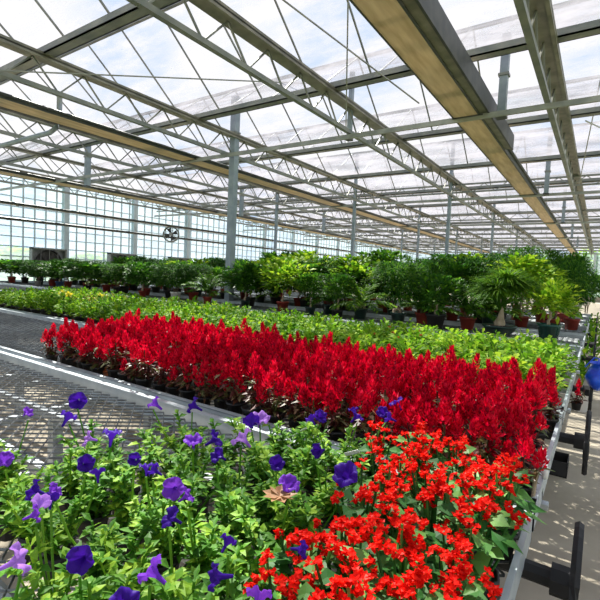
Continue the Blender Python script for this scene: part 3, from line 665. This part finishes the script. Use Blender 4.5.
for i, (x, y, zt, zb, wd_, kind, pc) in enumerate(TREES):
    zb = max(zb-(.12 if kind != 'pony' else 0), .97); zt = max(zt+.03, zb+.6); base = BZ+.005
    wd_ = wd_*(.82 if i == 17 else .95) if i in (17, 14, 10, 11) else min(wd_*1.28, 1.5); zt += .03 if i in (17, 14) else 0; zb -= .10 if i in (17, 14) else .04
    if kind == 'ficus': wd_ *= 1.12
    if kind == 'palm': wd_ *= 1.15
    row = 1 if i < 19 else (5 if y == 7.75 else (2 if y < 9.6 else (3 if y < 11.2 else 4)))
    if row == 1: where = front_pos[i] + ', front row'
    else: where = '%s row' % {2: 'second', 3: 'third', 4: 'last', 5: 'hidden half'}[row]
    if row > 1:
        q = 'far left' if x < -12 else ('left of the tall post' if x < -8.2 else ('right behind the tall post' if x < -5.6 else ('centre, behind the small topiaries' if x < -3.9 else ('centre right' if x < -2 else 'near the aisle'))))
        where += ', ' + q
    lime = x in (-7.31, -6.04, -4.31, -1.15, -9.94, -5.42, -2.49, -6.47)
    if lime: kind = 'ficus'
    t = thing('potted_tree', (x, y, base), ('bushy yellow-green tree' if lime else kindw[kind]) + ' in a ' + PC[pc][1] + ' pot, ' + where.replace(' of the picture', ''), 'potted tree', None if row == 1 else '%s trees in the %s row, %s' % (kind, row, q), rnd(0, 6.28) if kind != 'pony' else 0)
    if kind == 'pony': ph = .145; link('pot', BOWL, t); s_ = link('soil', SOIL, t, (0, 0, ph-.02)); s_.scale = (1.75, 1.75, 1)
    else:
        ps = 1.2 if i in (14, 17) else (1.0 if y > 7.3 or i == 13 else .8); ph = .20*ps
        pt = link('pot', PMESH[pc], t); pt.scale = (ps, ps, ps); s_ = link('soil', SOIL, t, (0, 0, ph*.88)); s_.scale = (ps, ps, 1)
    h0 = zb-base; tl = max(h0-ph, .06) + .06
    tk = 'pony' if kind == 'pony' else ('ginseng' if i in (13, 12, 40) else ('multi' if kind in ('palm', 'fine') else 'std'))
    link('trunk', trunk_mesh(tk, tl), t, (0, 0, ph-.01))
    cm = CR['lime'][0] if (i == 17 or lime) else random.choice(CR[kind])
    f = link('foliage', cm, t, (0, 0, h0-.02)); H = zt-zb
    if kind == 'palm': f.scale = (wd_*1.1, wd_*1.1, H*1.15); f.location.z = h0-.08
    elif kind == 'pony': f.scale = (wd_*1.25, wd_*1.25, H*1.12); f.location.z = h0-.12
    else: f.scale = (wd_*1.05, wd_*1.05, H*1.12)

# outside and beyond: tall plants in the ground past the benches
OUTC = crown_blobs(M['leaf_lime'], 1500, 22, .12, .07)
OUTC2 = crown_blobs(M['leaf_ficus'], 1500, 22, .12, .07)
for i, (x, y, s_, h, lb, me) in enumerate(((.6, 60, 7, 6.5, 'light green tree outside beyond the far end of the aisle', OUTC), (-7, 61, 7, 5.6, 'pale green tree outside the end wall, right of centre', OUTC), (-14, 62, 7, 5.0, 'green tree outside the end wall, left of the aisle', OUTC2), (-21, 63, 7, 4.6, 'green tree outside the end wall, behind the palms', OUTC2),
      (-29, 62, 7, 4.4, 'tree outside at the far left corner of the end wall', OUTC), (-26, 10, 6, 2.6, 'bush outside the glass wall behind the leftmost wall fan', OUTC), (-26, 17, 6, 2.4, 'bush outside the glass wall behind the middle wall fan', OUTC), (-26, 25, 6, 2.4, 'bush outside the glass wall behind the rightmost wall fan', OUTC))):
    t = thing('garden_tree', (x, y, -.25), lb, 'tree', None, i*1.3); link('trunk', trunk_mesh('branch', 1.2), t); f = link('foliage', me, t, (0, 0, .3)); f.scale = (s_, s_, h)
# floor-standing plants past the last bench, seen over the potted rows
for i, (x, y, h, k, lb) in enumerate(((-1.0, 18, 2.7, 'palm', 'tall feathery palm beyond the last bench, left of the aisle'), (-2.2, 18.5, 2.6, 'fine', 'tall dark tree beyond the last bench, second from the aisle'), (-.35, 19, 2.1, 'ficus', 'bushy tree at the far end of the aisle'), (-3.6, 18.2, 2.5, 'ficus', 'broad tree beyond the last bench, third from the aisle'), (-7, 18.5, 2.7, 'palm', 'tall palm beyond the last bench, in the middle'))):
    t = thing('tub_tree', (x, y, 0), lb, 'potted tree', None, i); p = link('pot', PMESH['black'], t); p.scale = (1.8, 1.8, 1.8); s_ = link('soil', SOIL, t, (0, 0, .32)); s_.scale = (1.8, 1.8, 1)
    link('trunk', trunk_mesh('multi', h-1.3), t, (0, 0, .3)); f = link('foliage', CR[k][0], t, (0, 0, h-1.25)); f.scale = (1.5, 1.5, 1.3)

# ------------------------------------------------------------------ small things
m = MB(); n = 22
for i in range(11):
    v_ = i/10
    for j in range(n):
        a = 2*PI*j/n; r = .11*math.sin(PI*min(1, v_*1.02+.03))**.6*(1+.10*math.sin(3*a+v_*5)+.06*math.sin(7*a-v_*9)) if v_ < .85 else .045+.04*(v_-.85)/.15
        m.v.append((r*.75*math.cos(a), r*1.1*math.sin(a), .22*v_))
for i in range(10):
    for j in range(n):
        a = i*n+j; b_ = i*n+(j+1) % n; m.f.append((a, b_, b_+n, a+n)); m.m.append(0)
m.f.append(tuple(reversed(range(n)))); m.m.append(0)
t = thing('plastic_bag', (.035, 4.25, .675), 'bright blue plastic bag hanging at the bench end by the aisle', 'bag'); m.build('sack', M['blue'], t, True)
m = MB(); m.tube([(0, 0, .20), (.0, .03, .25), (-.03, .06, .25), (-.06, .05, .21), (-.09, .02, .17)], .006, 6); m.build('tie', M['blue'], t, True)
def label_stick(x, y, z, rx, lb):
    m = MB(); m.box(-.006, -.001, -.06, .006, .001, .02); m.quad((-.006, .001, .02), (.006, .001, .02), (.0, .001, .026))
    o = tag(m.build('plant_label', M['white']), lb, 'plant label'); o.location = (x, y, z); o.rotation_euler = rx
label_stick(-.86, 1.33, .93, (.9, .2, 1.2), 'white plant label by the rail, left of the deep violet cluster')
label_stick(-.63, 1.30, .92, (.7, .9, .4), 'white plant label among the leaves above the orange-red flowers')
m = MB(); m.lathe([(.010, 0), (.012, .03), (.010, .045), (.004, .052)], 12)
o = tag(m.build('end_cap', M['white'], smooth=True), 'white plastic cap on the bench corner by the aisle', 'cap'); o.location = (-.125, 1.93, .752)
m = MB(); m.tube([(0, 0, 0), (.005, .01, .14)], .007, 8)
o = tag(m.build('wooden_stake', M['bark'], smooth=True), 'short pale stake at the aisle corner of the red bed', 'stake'); o.location = (-.145, 1.74, .705)
m = MB(); 
for q in range(9): m.leaf((0, 0, 0), (math.cos(q*.7), math.sin(q*.7), .25), .045, .03, .1)
o = tag(m.build('dry_leaf', M['dry']), 'curled brown dry leaf lying on the petunias at the bottom edge', 'leaf'); o.location = (-.60, .84, .965)
# clay dish and stray seedlings at the left of the red bed
t = thing('clay_dish', (-3.28, 2.02, BZ+.003), 'small orange clay dish on the bare mesh left of the red bed', 'dish'); m = MB(); m.lathe([(.05, 0), (.075, .035), (.08, .035), (.075, .045), (.06, .02)], 16); m.build('bowl', M['orange'], t, True)
t = thing('clay_dish', (-2.93, 1.86, BZ+.003), 'orange clay dish at the front left corner of the red bed', 'dish'); m = MB(); m.lathe([(.05, 0), (.075, .035), (.08, .035), (.075, .045), (.06, .02)], 16); m.build('bowl', M['orange'], t, True)
# crate and clutter under the bench end
t = thing('plastic_crate', (-.17, 4.1, .0), 'black plastic crate on the floor below the bench end', 'crate')
for (a, c2) in (((-.16, -.2, 0), (.1, .2, .012)), ((-.16, -.2, 0), (-.15, .2, .2)), ((.09, -.2, 0), (.1, .2, .2)), ((-.16, -.2, 0), (.1, -.19, .2)), ((-.16, .19, 0), (.1, .2, .2))):
    m = MB(); m.box(*[v*.6 for v in a], *[v*.6 for v in c2]); m.build('panel', M['black'], t)
for i, (x, y) in enumerate(((-.10, 6.3), (-.04, 8.6), (-.08, 10.9), (-.05, 13.4))):
    t = thing('aisle_pot', (x, y, 0), 'white pot with a leafy plant on the aisle floor, %s from the camera' % ['nearest', 'second', 'third', 'farthest'][i], 'potted plant', 'white pots along the aisle')
    p = link('pot', PMESH['white'], t); p.scale = (.8, .8, 1.2); f = link('foliage', BV['leaf_bed'][i % 4], t, (0, 0, .15)); f.scale = (1.3, 1.3, 2.2)
